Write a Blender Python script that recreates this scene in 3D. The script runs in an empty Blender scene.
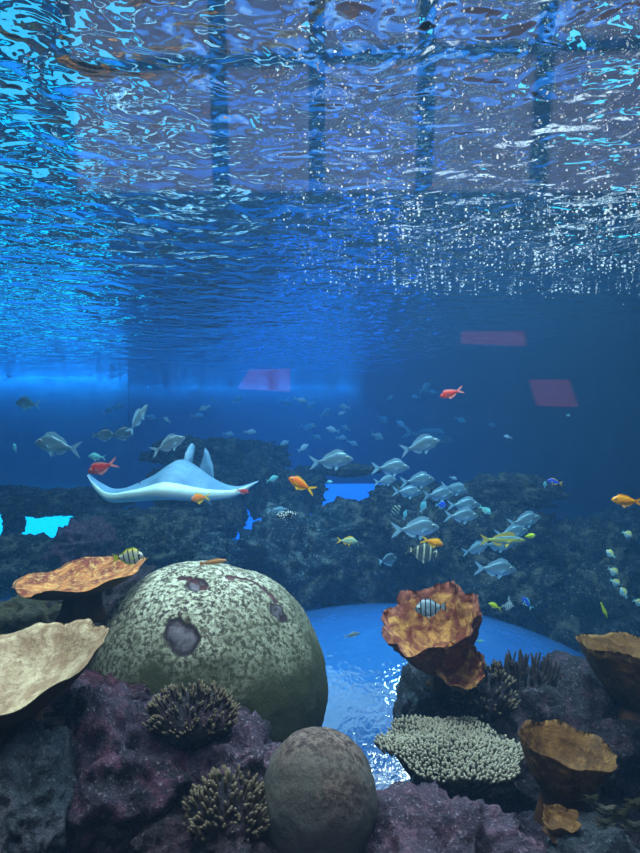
import bpy, bmesh, math, random
from mathutils import Vector, Matrix, Euler, noise

random.seed(7)
SC = bpy.context.scene
COL = SC.collection
F = 616.0                      # focal length in pixels of the 640 x 853 frame
CAM_Z = 1.6                    # eye height
SURF = 2.45                    # water level
PANE_Y = 0.45                  # viewing pane
WALL_A, WALL_B = 10.5, 13.2    # rear walls of the tank
HALL_Y = -6.1                  # rear wall of the visitors' hall


def P(px, py, d):
    """World point at distance d in front of the camera on the sight line of an image point."""
    return Vector(((px - 320.0) / F * d, d, CAM_Z - (py - 426.5) / F * d))


def S(n, d):
    return n / F * d


# ------------------------------------------------------------------ camera, world, lamps, exposure
cam = bpy.data.cameras.new('camera')
cam.sensor_fit = 'VERTICAL'
cam.sensor_height = 36.0
cam.lens = F / 853.0 * 36.0
cam.clip_start = 0.02
cam_o = bpy.data.objects.new('camera', cam)
COL.objects.link(cam_o)
cam_o.location = (0, 0, CAM_Z)
cam_o.rotation_euler = (math.radians(90), 0, 0)
SC.camera = cam_o

SC.view_settings.view_transform = 'Standard'
SC.view_settings.look = 'None'
SC.view_settings.exposure = 0.0
SC.view_settings.gamma = 1.0
SC.view_settings.use_curve_mapping = False
SC.cycles.use_denoising = True
SC.cycles.max_bounces = 7
SC.cycles.diffuse_bounces = 2
SC.cycles.glossy_bounces = 3
SC.cycles.transmission_bounces = 2
SC.cycles.volume_bounces = 1
SC.cycles.transparent_max_bounces = 16
SC.cycles.sample_clamp_indirect = 4.0
SC.cycles.sample_clamp_direct = 12.0

wd = bpy.data.worlds.new('world')
SC.world = wd
wd.use_nodes = True
wd.node_tree.nodes['Background'].inputs['Color'].default_value = (0.25, 0.5, 1.0, 1)
wd.node_tree.nodes['Background'].inputs['Strength'].default_value = 0.02


def lamp(name, loc, target, power, color, size=1.0, kind='AREA', spot=40, size_y=None, blend=0.5):
    li = bpy.data.lights.new(name, kind)
    li.energy = power
    li.color = color
    if kind == 'AREA':
        li.size = size
        if size_y:
            li.shape = 'RECTANGLE'
            li.size_y = size_y
    else:
        li.shadow_soft_size = size
        if kind == 'SPOT':
            li.spot_size = math.radians(spot)
            li.spot_blend = blend
    o = bpy.data.objects.new(name, li)
    COL.objects.link(o)
    o.location = loc
    o.rotation_euler = (Vector(target) - Vector(loc)).to_track_quat('-Z', 'Y').to_euler()
    return o


# lamps over the tank, plus fills added to brighten dim spots
lamp('reef_lamp', (-0.55, 1.9, 3.5), (-0.45, 1.9, 0.5), 64, (1.0, 0.94, 0.84), 0.5)
lamp('reef_lamp', (0.6, 2.0, 3.5), (0.5, 2.0, 0.5), 40, (1.0, 0.93, 0.84), 0.4)
lamp('front_fill', (-0.1, 0.95, 3.7), (-0.1, 1.6, 0.5), 42, (1.0, 0.92, 0.86), 1.2)  # fill added near the glass to lift the foreground rocks
lamp('hall_fill', (0.0, -2.6, 7.0), (0.0, 1.6, 0.7), 150, (0.92, 0.92, 1.0), 1.8)  # soft fill added behind the camera, out of view
lamp('blue_lamp', (0.0, 7.5, 5.2), (0.0, 7.5, 0.0), 165, (0.03, 0.36, 1.0), 4.0)
lamp('blue_lamp', (-0.6, 11.2, 5.2), (-0.6, 11.2, 0.0), 340, (0.02, 0.34, 1.0), 3.5)
lamp('surface_fill', (1.0, 2.8, 3.0), (1.0, 2.8, 2.0), 26, (0.9, 0.97, 1.0), 1.8)  # added above the white sparkles to brighten them
lamp('side_fill', (1.5, 2.9, 3.4), (1.5, 3.1, 1.0), 26, (0.85, 0.97, 1.0), 0.5)  # added to brighten the small fish at right
lamp('school_lamp', (1.3, 4.6, 4.2), (1.0, 4.6, 1.0), 230, (0.75, 0.95, 1.0), 0.8)
lamp('ray_lamp', (-1.3, 4.2, 4.2), (-1.2, 4.3, 1.0), 125, (0.7, 0.95, 1.0), 3.0)
lamp('side_fill', (-2.2, 4.0, 4.0), (-2.0, 4.3, 1.0), 50, (0.8, 0.97, 1.0), 0.8)  # added to lift the dark bream at left
lamp('beam_lamp', (-0.35, 5.2, 4.6), (-0.35, 5.6, 0.0), 1700, (0.10, 0.45, 1.0), 0.25, 'SPOT', 26)
lamp('wall_lamp', (-6.0, 10.36, 2.62), (-6.0, 10.5, 2.2), 280, (0.02, 0.45, 1.0), 5.5, size_y=0.06)
lamp('wall_lamp', (-1.9, 13.06, 2.62), (-1.9, 13.2, 2.2), 95, (0.02, 0.45, 1.0), 5.4, size_y=0.06)


# ------------------------------------------------------------------ materials
class NT:
    def __init__(self, name):
        self.m = bpy.data.materials.new(name)
        self.m.use_nodes = True
        self.t = self.m.node_tree
        self.t.nodes.clear()
        self.out = self.n('ShaderNodeOutputMaterial')

    def n(self, kind, **kw):
        nd = self.t.nodes.new(kind)
        for k, v in kw.items():
            setattr(nd, k, v)
        return nd

    def l(self, a, b):
        self.t.links.new(a, b)

    def val(self, sock, v):
        if hasattr(v, 'default_value') or hasattr(v, 'is_output'):
            self.l(v, sock)
        else:
            if isinstance(v, (tuple, list)) and len(v) == 3 and sock.type == 'RGBA':
                v = (*v, 1)
            sock.default_value = v

    def math(self, op, a, b=None, c=None, clamp=False):
        nd = self.n('ShaderNodeMath', operation=op, use_clamp=clamp)
        for i, v in enumerate((a, b, c)):
            if v is not None:
                self.val(nd.inputs[i], v)
        return nd.outputs[0]

    def mix(self, fac, a, b, blend='MIX'):
        nd = self.n('ShaderNodeMix', data_type='RGBA', blend_type=blend)
        self.val(nd.inputs['Factor'], fac)
        self.val(nd.inputs['A'], a)
        self.val(nd.inputs['B'], b)
        return nd.outputs['Result']

    def ramp(self, fac, stops):
        nd = self.n('ShaderNodeValToRGB')
        el = nd.color_ramp.elements
        while len(el) < len(stops):
            el.new(0.5)
        for e, (p, c) in zip(el, stops):
            e.position = p
            e.color = (c, c, c, 1) if isinstance(c, (int, float)) else (*c, 1)
        self.val(nd.inputs['Fac'], fac)
        return nd.outputs['Color']

    def coord(self, which='Object', scale=(1, 1, 1)):
        tc = self.n('ShaderNodeTexCoord')
        mp = self.n('ShaderNodeMapping')
        mp.inputs['Scale'].default_value = scale
        self.l(tc.outputs[which], mp.inputs['Vector'])
        return mp.outputs['Vector']

    def noise(self, vec, scale, detail=4, rough=0.6, dist=0.0):
        nd = self.n('ShaderNodeTexNoise')
        self.l(vec, nd.inputs['Vector'])
        nd.inputs['Scale'].default_value = scale
        nd.inputs['Detail'].default_value = detail
        nd.inputs['Roughness'].default_value = rough
        nd.inputs['Distortion'].default_value = dist
        return nd.outputs['Fac']

    def voronoi(self, vec, scale, feature='F1', out='Distance', rand=1.0):
        nd = self.n('ShaderNodeTexVoronoi', feature=feature)
        self.l(vec, nd.inputs['Vector'])
        nd.inputs['Scale'].default_value = scale
        nd.inputs['Randomness'].default_value = rand
        return nd.outputs[out]

    def bump(self, h, strength=0.5, dist=0.02, normal=None):
        nd = self.n('ShaderNodeBump')
        nd.inputs['Strength'].default_value = strength
        nd.inputs['Distance'].default_value = dist
        self.l(h, nd.inputs['Height'])
        if normal is not None:
            self.l(normal, nd.inputs['Normal'])
        return nd.outputs['Normal']

    def principled(self, color, rough=0.8, normal=None, metal=0.0, spec=0.3, **kw):
        nd = self.n('ShaderNodeBsdfPrincipled')
        self.val(nd.inputs['Base Color'], color)
        self.val(nd.inputs['Roughness'], rough)
        self.val(nd.inputs['Metallic'], metal)
        nd.inputs['Specular IOR Level'].default_value = spec
        if normal is not None:
            self.l(normal, nd.inputs['Normal'])
        for k, v in kw.items():
            self.val(nd.inputs[k], v)
        self.l(nd.outputs[0], self.out.inputs['Surface'])
        return nd


def hexc(r, g, b):
    def f(v):
        v /= 255.0
        return v / 12.92 if v <= 0.04045 else ((v + 0.055) / 1.055) ** 2.4
    return (f(r), f(g), f(b))


def plain(name, color, rough=0.7, spec=0.3, metal=0.0, nscale=0, namp=0.15):
    k = NT(name)
    if nscale:
        v = k.coord()
        f = k.noise(v, nscale, 4)
        c = k.mix(f, tuple(x * (1 - namp) for x in color), tuple(min(1, x * (1 + namp)) for x in color))
        k.principled(c, rough, metal=metal, spec=spec)
    else:
        k.principled(color, rough, metal=metal, spec=spec)
    return k.m


def rock_mat(name, a, b, c, scale=5.0, speck=None, bump=0.8, dist=0.03):
    """Encrusted rock: two large tones, patches of a third, fine specks."""
    k = NT(name)
    v = k.coord()
    f1 = k.noise(v, scale, 8, 0.65, 0.4)
    f2 = k.noise(v, scale * 2.7, 6, 0.7, 0.2)
    f3 = k.noise(v, scale * 14, 5, 0.7)
    col = k.mix(k.ramp(f1, [(0.4, 0), (0.6, 1)]), a, b)
    col = k.mix(k.ramp(f2, [(0.5, 0), (0.62, 1)]), col, c)
    if speck:
        col = k.mix(k.ramp(f3, [(0.57, 0), (0.68, 0.85)]), col, speck)
    h = k.math('ADD', k.math('MULTIPLY', f1, 0.6), k.math('ADD', k.math('MULTIPLY', f2, 0.5), k.math('MULTIPLY', f3, 0.6)))
    k.principled(col, 0.85, k.bump(h, bump, dist), spec=0.2)
    return k.m


M = {}
M['rock_purple'] = rock_mat('rock_purple', hexc(84, 74, 96), hexc(44, 44, 56), hexc(112, 78, 104), 6, hexc(170, 162, 182), 1.0, 0.06)
M['rock_lilac'] = rock_mat('rock_lilac', hexc(102, 88, 110), hexc(56, 52, 66), hexc(130, 100, 124), 7, hexc(196, 184, 206), 1.0, 0.06)
M['rock_slate'] = rock_mat('rock_slate', hexc(74, 86, 98), hexc(44, 54, 64), hexc(92, 92, 108), 5, hexc(130, 140, 152), 1.0, 0.06)
M['rock_dark'] = rock_mat('rock_dark', hexc(54, 52, 62), hexc(30, 32, 40), hexc(78, 60, 76), 6, hexc(136, 130, 142), 1.0, 0.06)
M['rock_maroon'] = rock_mat('rock_maroon', hexc(86, 50, 68), hexc(50, 38, 52), hexc(112, 70, 92), 7, hexc(184, 166, 184), 1.0, 0.06)
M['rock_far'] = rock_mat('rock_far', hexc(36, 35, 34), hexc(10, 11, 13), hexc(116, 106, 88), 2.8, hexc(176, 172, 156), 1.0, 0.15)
M['rock_olive'] = rock_mat('rock_olive', hexc(74, 76, 58), hexc(48, 52, 42), hexc(90, 84, 70), 6, None, 1.0, 0.05)


def wood_like_coral(name, a, b, rim, scale=9, fine=60):
    k = NT(name)
    v = k.coord()
    f1 = k.noise(v, scale, 6, 0.65, 0.5)
    f2 = k.noise(v, fine, 4, 0.6)
    col = k.mix(k.ramp(f1, [(0.44, 0), (0.6, 1)]), a, b)
    col = k.mix(k.ramp(f2, [(0.5, 0), (0.66, 0.7)]), col, rim)
    h = k.math('ADD', k.math('MULTIPLY', f1, 0.5), k.math('MULTIPLY', f2, 0.5))
    k.principled(col, 0.75, k.bump(h, 0.9, 0.012), spec=0.25)
    return k.m


M['coral_rust'] = wood_like_coral('coral_rust', hexc(116, 50, 38), hexc(190, 122, 68), hexc(224, 186, 116), 13)
M['coral_cup'] = wood_like_coral('coral_cup', hexc(118, 62, 46), hexc(204, 156, 88), hexc(132, 74, 62), 17, 70)
M['cup_rim'] = wood_like_coral('cup_rim', hexc(106, 58, 52), hexc(144, 84, 66), hexc(172, 120, 92), 14, 60)
M['coral_beige'] = wood_like_coral('coral_beige', hexc(150, 126, 100), hexc(196, 180, 150), hexc(132, 104, 86), 12, 60)
M['coral_brown'] = wood_like_coral('coral_brown', hexc(78, 52, 26), hexc(106, 74, 36), hexc(134, 100, 54), 7, 50)
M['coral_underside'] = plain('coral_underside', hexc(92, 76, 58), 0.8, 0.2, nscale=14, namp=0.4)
M['coral_stem'] = plain('coral_stem', hexc(86, 58, 40), 0.85, 0.2, nscale=16, namp=0.5)
M['tip_yellow'] = plain('tip_yellow', hexc(228, 176, 60), 0.7, 0.2, nscale=30, namp=0.2)
M['branch_grey'] = plain('branch_grey', hexc(78, 77, 70), 0.7, 0.2, nscale=40, namp=0.35)
M['branch_dark'] = plain('branch_dark', hexc(54, 46, 46), 0.8, 0.2, nscale=30, namp=0.5)
M['branch_olive'] = plain('branch_olive', hexc(66, 60, 46), 0.8, 0.2, nscale=30, namp=0.5)
M['branch_tip'] = plain('branch_tip', hexc(108, 98, 82), 0.8, 0.2, nscale=30, namp=0.3)


def brain_mat(name, dark, mid, light, low, zs=1.0):
    """Boulder coral: pale speckled crown, plain olive flank below it."""
    k = NT(name)
    v = k.coord()
    tc = k.n('ShaderNodeTexCoord')
    sx = k.n('ShaderNodeSeparateXYZ')
    k.l(tc.outputs['Object'], sx.inputs[0])
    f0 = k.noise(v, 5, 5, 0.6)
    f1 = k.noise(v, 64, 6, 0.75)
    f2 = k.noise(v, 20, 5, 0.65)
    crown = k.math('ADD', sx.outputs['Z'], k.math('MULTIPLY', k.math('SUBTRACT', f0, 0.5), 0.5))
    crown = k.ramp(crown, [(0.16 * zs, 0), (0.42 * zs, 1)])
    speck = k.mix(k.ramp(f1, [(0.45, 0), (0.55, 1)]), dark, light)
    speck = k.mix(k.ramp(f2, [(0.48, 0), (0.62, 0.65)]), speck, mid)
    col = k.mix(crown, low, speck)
    n9 = k.noise(v, 30, 4, 0.7)
    for nm, c1, c2 in (('scar', hexc(44, 36, 44), hexc(104, 102, 114)), ('groove', hexc(60, 40, 46), hexc(96, 60, 70))):
        at = k.n('ShaderNodeAttribute', attribute_name=nm)
        q = k.math('ADD', at.outputs['Fac'], k.math('MULTIPLY', k.math('SUBTRACT', n9, 0.5), 0.35))
        col = k.mix(k.ramp(q, [(0.36, 0), (0.44, 1)]), col, c1)
        col = k.mix(k.ramp(q, [(0.52, 0), (0.66, 1)]), col, k.mix(k.ramp(f2, [(0.4, 0), (0.6, 1)]), c1, c2))
    h = k.math('ADD', k.math('MULTIPLY', f2, 0.4), k.math('MULTIPLY', f1, 0.6))
    k.principled(col, 0.85, k.bump(h, 0.8, 0.012), spec=0.2)
    return k.m


M['brain'] = brain_mat('brain', hexc(50, 40, 42), hexc(92, 92, 78), hexc(198, 206, 188), hexc(62, 68, 48))
M['boulder_brown'] = brain_mat('boulder_brown', hexc(52, 40, 42), hexc(88, 76, 74), hexc(126, 112, 106), hexc(86, 86, 84), 0.4)
M['scar'] = rock_mat('scar', hexc(142, 142, 152), hexc(92, 86, 100), hexc(160, 160, 170), 26, None)


# fish colours: local x runs along the fish (nose +0.5), z up
def fish_mat(name, back, flank, belly, rough=0.4, metal=0.0, bars=None, spots=None, fade=(0.35, 0.72), streak=None):
    k = NT(name)
    tc = k.n('ShaderNodeTexCoord')
    sx = k.n('ShaderNodeSeparateXYZ')
    k.l(tc.outputs['Object'], sx.inputs[0])
    x, z = sx.outputs['X'], sx.outputs['Z']
    h = k.math('ADD', k.math('MULTIPLY', z, 2.2), 0.5)
    c = k.mix(k.ramp(h, [(0.2, 0), (0.42, 1)]), belly, flank)
    c = k.mix(k.ramp(h, [(fade[0], 0), (fade[1], 1)]), c, back)
    if bars:
        bc, cnt, width, ph = bars
        w = k.math('SINE', k.math('ADD', k.math('MULTIPLY', k.math('ADD', x, k.math('MULTIPLY', z, 0.12)), 6.283 * cnt), ph))
        msk = k.ramp(w, [(max(0.0, 1 - width), 0), (min(1.0, 1 - width + 0.12), 1)])
        c = k.mix(msk, c, bc)
    if streak:
        sc_, lo, hi = streak
        m1 = k.ramp(k.math('ADD', z, 0.5), [(0.5 + lo - 0.01, 0), (0.5 + lo, 1), (0.5 + hi, 1), (0.5 + hi + 0.01, 0)])
        c = k.mix(m1, c, sc_)
    if spots:
        scol, sscale, rad = spots
        mp = k.coord()
        d = k.voronoi(mp, sscale, rand=0.35)
        c = k.mix(k.ramp(d, [(rad, 1), (rad + 0.06, 0)]), c, scol)
    k.principled(c, rough, metal=metal, spec=0.5)
    return k.m


M['f_silver'] = fish_mat('silver_scales', hexc(96, 126, 142), hexc(160, 186, 196), hexc(206, 222, 226), 0.35, 0.25)
M['f_silver_fin'] = plain('silver_fin', hexc(158, 196, 214), 0.5)
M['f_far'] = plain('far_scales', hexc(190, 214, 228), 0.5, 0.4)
M['f_dark'] = fish_mat('dark_scales', hexc(50, 66, 78), hexc(70, 90, 104), hexc(104, 128, 140))
M['f_red'] = fish_mat('red_scales', hexc(190, 44, 40), hexc(214, 62, 56), hexc(226, 120, 112))
M['f_orange'] = fish_mat('orange_scales', hexc(236, 120, 30), hexc(240, 136, 36), hexc(240, 170, 70))
M['f_gold'] = fish_mat('gold_scales', hexc(250, 176, 30), hexc(252, 170, 34), hexc(250, 190, 110))
M['f_yellow_fin'] = plain('yellow_fin', hexc(246, 206, 60), 0.5)
M['f_pink_fin'] = plain('pink_fin', hexc(232, 150, 150), 0.5)
M['f_convict'] = fish_mat('convict_scales', hexc(206, 206, 120), hexc(206, 222, 214), hexc(224, 232, 232), 0.5,
                          bars=(hexc(18, 20, 34), 6.2, 0.34, 0.4), fade=(0.7, 0.95))
M['f_blueband'] = fish_mat('banded_scales', hexc(170, 206, 226), hexc(176, 212, 232), hexc(206, 226, 236), 0.5,
                           bars=(hexc(14, 20, 48), 6.6, 0.36, 1.0))
M['f_cream'] = fish_mat('cream_bars', hexc(60, 70, 70), hexc(72, 84, 82), hexc(96, 108, 104), 0.5,
                        bars=(hexc(206, 214, 190), 5.2, 0.36, 0.0))
M['f_lime'] = fish_mat('lime_scales', hexc(196, 226, 40), hexc(206, 230, 50), hexc(224, 236, 110), 0.5)
M['f_cyan'] = fish_mat('cyan_scales', hexc(110, 206, 216), hexc(130, 224, 230), hexc(180, 236, 236), 0.5)
M['f_bicolor'] = fish_mat('bicolor_scales', hexc(226, 232, 110), hexc(200, 238, 232), hexc(120, 205, 245), 0.5, fade=(0.55, 0.85))
M['f_blue'] = fish_mat('blue_scales', hexc(30, 70, 220), hexc(36, 90, 235), hexc(60, 130, 240), 0.45)
M['f_green'] = fish_mat('pale_green_scales', hexc(150, 190, 160), hexc(180, 214, 184), hexc(206, 230, 210), 0.45)
M['f_spot'] = fish_mat('spotted_scales', hexc(30, 40, 52), hexc(30, 40, 52), hexc(40, 52, 66), 0.5, spots=(hexc(226, 240, 244), 10.0, 0.36))
M['f_streak'] = fish_mat('streak_scales', hexc(120, 150, 150), hexc(150, 180, 186), hexc(190, 206, 206), 0.4, streak=(hexc(214, 206, 80), -0.03, 0.03))
M['f_blenny'] = fish_mat('blenny_scales', hexc(180, 130, 80), hexc(196, 146, 96), hexc(206, 170, 130), 0.6)
M['eye_white'] = plain('eye_white', hexc(210, 214, 200), 0.3)
M['eye_black'] = plain('eye_black', (0.01, 0.01, 0.012), 0.2, 0.5)


def ray_mat(name):
    k = NT(name)
    v = k.coord()
    n1 = k.noise(v, 5, 5, 0.6)
    n2 = k.noise(v, 26, 4, 0.6)
    c = k.mix(k.ramp(n1, [(0.35, 0), (0.65, 1)]), hexc(84, 122, 152), hexc(126, 162, 188))
    c = k.mix(k.ramp(n2, [(0.62, 0), (0.72, 0.7)]), c, hexc(50, 74, 104))
    k.principled(c, 0.45, spec=0.4)
    return k.m


M['ray_back'] = ray_mat('ray_back')
M['ray_belly'] = plain('ray_belly', hexc(216, 238, 234), 0.5, nscale=6, namp=0.06)
M['wall_tank'] = rock_mat('wall_tank', hexc(70, 96, 120), hexc(60, 86, 112), hexc(76, 100, 122), 0.8, None, 0.15, 0.03)
M['wall_hall'] = plain('wall_hall', hexc(70, 66, 76), 0.85, nscale=2, namp=0.1)
M['hall_floor'] = plain('hall_floor', hexc(60, 58, 64), 0.6, nscale=3, namp=0.1)
M['mullion'] = plain('mullion', hexc(30, 32, 40), 0.5)
M['metal_line'] = plain('metal_line', hexc(150, 180, 200), 0.4)


def emit(name, color, strength, vary=None):
    k = NT(name)
    e = k.n('ShaderNodeEmission')
    if vary:
        v = k.coord('Object')
        f = k.noise(v, vary[0], 3)
        k.l(k.mix(k.ramp(f, [(0.3, 0), (0.7, 1)]), color, vary[1]), e.inputs['Color'])
    else:
        e.inputs['Color'].default_value = (*color, 1)
    e.inputs['Strength'].default_value = strength
    k.l(e.outputs[0], k.out.inputs['Surface'])
    return k.m


M['daylight'] = emit('daylight_pane', (0.66, 0.62, 0.82), 0.95, (0.5, (0.52, 0.52, 0.74)))
M['lit_red'] = emit('lit_red_board', hexc(226, 92, 110), 0.75)
M['lit_cyan'] = emit('lit_cyan_window', (0.0, 0.60, 1.0), 2.3)
M['lit_floor'] = emit('floor_glow', (0.08, 0.6, 0.95), 1.4)
M['lit_blue'] = emit('blue_glow', (0.02, 0.2, 1.0), 1.7)
M['lit_pale'] = emit('pale_glow', (0.12, 0.75, 1.0), 1.5)


def water_mat():
    k = NT('water')
    geo = k.n('ShaderNodeNewGeometry')
    sp = k.n('ShaderNodeSeparateXYZ')
    k.l(geo.outputs['Position'], sp.inputs[0])
    top = k.math('GREATER_THAN', sp.outputs['Z'], SURF - 0.12)
    v = k.coord('Object', (1, 1, 1))
    n0 = k.noise(v, 2.0, 1, 0.5, 0.4)
    n1 = k.noise(v, 7.5, 2, 0.4, 0.5)
    n2 = k.noise(v, 24.0, 1, 0.5, 0.3)
    h = k.math('ADD', k.math('MULTIPLY', n0, 0.06), k.math('ADD', k.math('MULTIPLY', n1, 0.04), k.math('MULTIPLY', n2, 0.004)))
    bn = k.bump(h, 1.0, 1.0)
    fr = k.n('ShaderNodeFresnel')
    fr.inputs['IOR'].default_value = 1.33
    k.l(bn, fr.inputs['Normal'])
    gl = k.n('ShaderNodeBsdfGlossy')
    gl.inputs['Roughness'].default_value = 0.02
    gl.inputs['Color'].default_value = (0.95, 0.97, 1, 1)
    k.l(bn, gl.inputs['Normal'])
    tr = k.n('ShaderNodeBsdfTransparent')
    mx = k.n('ShaderNodeMixShader')
    k.l(k.math('MULTIPLY', fr.outputs[0], top), mx.inputs[0])
    k.l(tr.outputs[0], mx.inputs[1])
    k.l(gl.outputs[0], mx.inputs[2])
    k.l(mx.outputs[0], k.out.inputs['Surface'])
    vs = k.n('ShaderNodeVolumeScatter')
    vs.inputs['Color'].default_value = (0.16, 0.5, 1.0, 1)
    vs.inputs['Density'].default_value = 0.027
    vs.inputs['Anisotropy'].default_value = 0.2
    va = k.n('ShaderNodeVolumeAbsorption')
    va.inputs['Color'].default_value = (0.0, 0.72, 0.94, 1)
    va.inputs['Density'].default_value = 0.12
    ad = k.n('ShaderNodeAddShader')
    k.l(vs.outputs[0], ad.inputs[0])
    k.l(va.outputs[0], ad.inputs[1])
    k.l(ad.outputs[0], k.out.inputs['Volume'])
    return k.m


M['water'] = water_mat()


def pane_mat():
    k = NT('acrylic_pane')
    tr = k.n('ShaderNodeBsdfTransparent')
    tr.inputs['Color'].default_value = (0.99, 0.995, 1, 1)
    gl = k.n('ShaderNodeBsdfGlossy')
    gl.inputs['Roughness'].default_value = 0.0
    mx = k.n('ShaderNodeMixShader')
    mx.inputs[0].default_value = 0.06
    k.l(tr.outputs[0], mx.inputs[1])
    k.l(gl.outputs[0], mx.inputs[2])
    k.l(mx.outputs[0], k.out.inputs['Surface'])
    return k.m


M['pane'] = pane_mat()


def dome_mat():
    k = NT('dome_acrylic')
    v = k.coord()
    f = k.noise(v, 3, 3, 0.6, 0.4)
    f2 = k.noise(v, 26, 2, 0.5, 0.3)
    c = k.mix(f, hexc(28, 70, 126), hexc(40, 90, 150))
    h = k.math('ADD', k.math('MULTIPLY', f, 0.08), k.math('MULTIPLY', f2, 0.03))
    k.principled(c, 0.08, k.bump(h, 0.18, 1.0), spec=0.8)
    return k.m


M['dome'] = dome_mat()


# ------------------------------------------------------------------ object helpers
def finish(name, bm, mats, parent=None, smooth=True, loc=None):
    me = bpy.data.meshes.new(name)
    bm.normal_update()
    bm.to_mesh(me)
    bm.free()
    if not isinstance(mats, (list, tuple)):
        mats = [mats]
    for m in mats:
        me.materials.append(m)
    if smooth:
        for p in me.polygons:
            p.use_smooth = True
    o = bpy.data.objects.new(name, me)
    COL.objects.link(o)
    if loc is not None:
        o.location = loc
    if parent is not None:
        o.parent = parent
    return o


def tag(o, label=None, cat=None, group=None, kind=None):
    if label:
        o['label'] = label
    if cat:
        o['category'] = cat
    if group:
        o['group'] = group
    if kind:
        o['kind'] = kind
    return o


def empty(name, loc, rot=(0, 0, 0)):
    o = bpy.data.objects.new(name, None)
    o.empty_display_size = 0.05
    COL.objects.link(o)
    o.location = loc
    o.rotation_euler = rot
    return o


def box_bm(bm, lo, hi):
    vs = [bm.verts.new((x, y, z)) for z in (lo[2], hi[2]) for y in (lo[1], hi[1]) for x in (lo[0], hi[0])]
    for q in ((0, 2, 3, 1), (4, 5, 7, 6), (0, 1, 5, 4), (2, 6, 7, 3), (0, 4, 6, 2), (1, 3, 7, 5)):
        bm.faces.new([vs[i] for i in q])


def box(name, lo, hi, mat, parent=None):
    bm = bmesh.new()
    box_bm(bm, lo, hi)
    return finish(name, bm, mat, parent, smooth=False)


def fbm(p, s, octs=5, h=1.0, lac=2.1):
    return noise.fractal(Vector(p) * s, h, lac, octs, noise_basis='PERLIN_ORIGINAL')


def ridged(p, s, octs=4):
    return noise.ridged_multi_fractal(Vector(p) * s, 1.0, 2.1, octs, 1.0, 2.0, noise_basis='PERLIN_ORIGINAL')


# ------------------------------------------------------------------ the setting
TX = 8.0
tag(box('floor', (-TX, PANE_Y + 0.1, -1.0), (TX, WALL_B + 0.2, -0.8), M['rock_far']), kind='structure')
xa = P(128, 400, WALL_A).x
tag(box('wall_rear', (-TX, WALL_A, -0.8), (xa, WALL_A + 0.03, 3.2), M['wall_tank']), kind='structure')
tag(box('wall_far', (-TX, WALL_B, -0.8), (TX, WALL_B + 0.2, 3.2), M['wall_tank']), kind='structure')
tag(box('wall_left', (-TX - 0.2, PANE_Y, -0.8), (-TX, WALL_B, 3.2), M['wall_tank']), kind='structure')
tag(box('wall_right', (TX, PANE_Y, -0.8), (TX + 0.2, WALL_B, 3.2), M['wall_tank']), kind='structure')
tag(box('wall_base', (-TX, PANE_Y - 0.1, -1.0), (TX, PANE_Y + 0.1, 0.1), M['wall_hall']), kind='structure')
tag(box('trim_1', (-TX, PANE_Y - 0.1, 3.4), (TX, PANE_Y + 0.1, 3.6), M['wall_hall']), kind='structure')

# viewing pane
pane = box('window_1', (-TX, PANE_Y - 0.02, 0.1), (TX, PANE_Y + 0.02, 3.4), M['pane'])
tag(pane, kind='structure')

# lit cyan window into another gallery, then an added blue glow panel
lo, hi = P(-160, 570, WALL_A - 0.05), P(108, 490, WALL_A - 0.05)
tag(box('window_2', (lo.x, WALL_A - 0.08, lo.z), (hi.x, WALL_A, hi.z), M['lit_cyan']), kind='structure')
lo, hi = P(232, 560, WALL_B - 0.05), P(392, 484, WALL_B - 0.05)
tag(box('rear_glow', (lo.x, WALL_B - 0.08, lo.z), (hi.x, WALL_B, hi.z), M['lit_blue']), kind='structure')  # added glow: stands for bright open water, feeds the middle glitter column
# glow panels added on the tank floor, out of view, to feed surface glitter
tag(box('floor_glow_left', (-4.8, 4.0, -0.8), (-2.3, 7.1, -0.62), M['lit_floor']), kind='structure')
tag(box('floor_glow_right', (2.6, 4.6, -0.8), (4.0, 7.0, -0.62), M['lit_pale']), kind='structure')

# water body: one closed volume whose top is the rippling surface
bm = bmesh.new()
box_bm(bm, (-TX + 0.001, PANE_Y + 0.03, -0.799), (TX - 0.001, WALL_B - 0.001, SURF))
tag(finish('water', bm, M['water'], smooth=False), 'clear blue tank water with a rippling mirror like surface overhead', 'water', kind='stuff')

# visitors' hall behind the camera, seen as reflections in the pane
tag(box('floor_hall', (-6, HALL_Y, -1.0), (6, PANE_Y - 0.1, -0.02), M['hall_floor']), kind='structure')


def W(px, py):
    p = P(px, py, 2 * PANE_Y - HALL_Y)
    return p.x, p.z


def hall_slab(name, quad, y0, y1, mat, parent=None):
    bm = bmesh.new()
    a = [bm.verts.new((W(*q)[0], y0, W(*q)[1])) for q in quad]
    b = [bm.verts.new((W(*q)[0], y1, W(*q)[1])) for q in quad]
    n = len(quad)
    bm.faces.new(a)
    bm.faces.new(b[::-1])
    for i in range(n):
        bm.faces.new((a[i], b[i], b[(i + 1) % n], a[(i + 1) % n]))
    bmesh.ops.recalc_face_normals(bm, faces=bm.faces)
    return finish(name, bm, mat, parent, smooth=False)


x0, z0 = W(-300, 0)
x1, z1 = W(940, -120)
tag(box('wall_hall', (x0, HALL_Y - 0.2, -0.02), (x1, HALL_Y, z1), M['wall_hall']), kind='structure')
win = tag(empty('window_5', (0, HALL_Y, 4.5)), kind='structure')


def in_win(o):
    o.parent = win
    o.matrix_parent_inverse = Matrix.Translation((0, -HALL_Y, -4.5))
    return o


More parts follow.
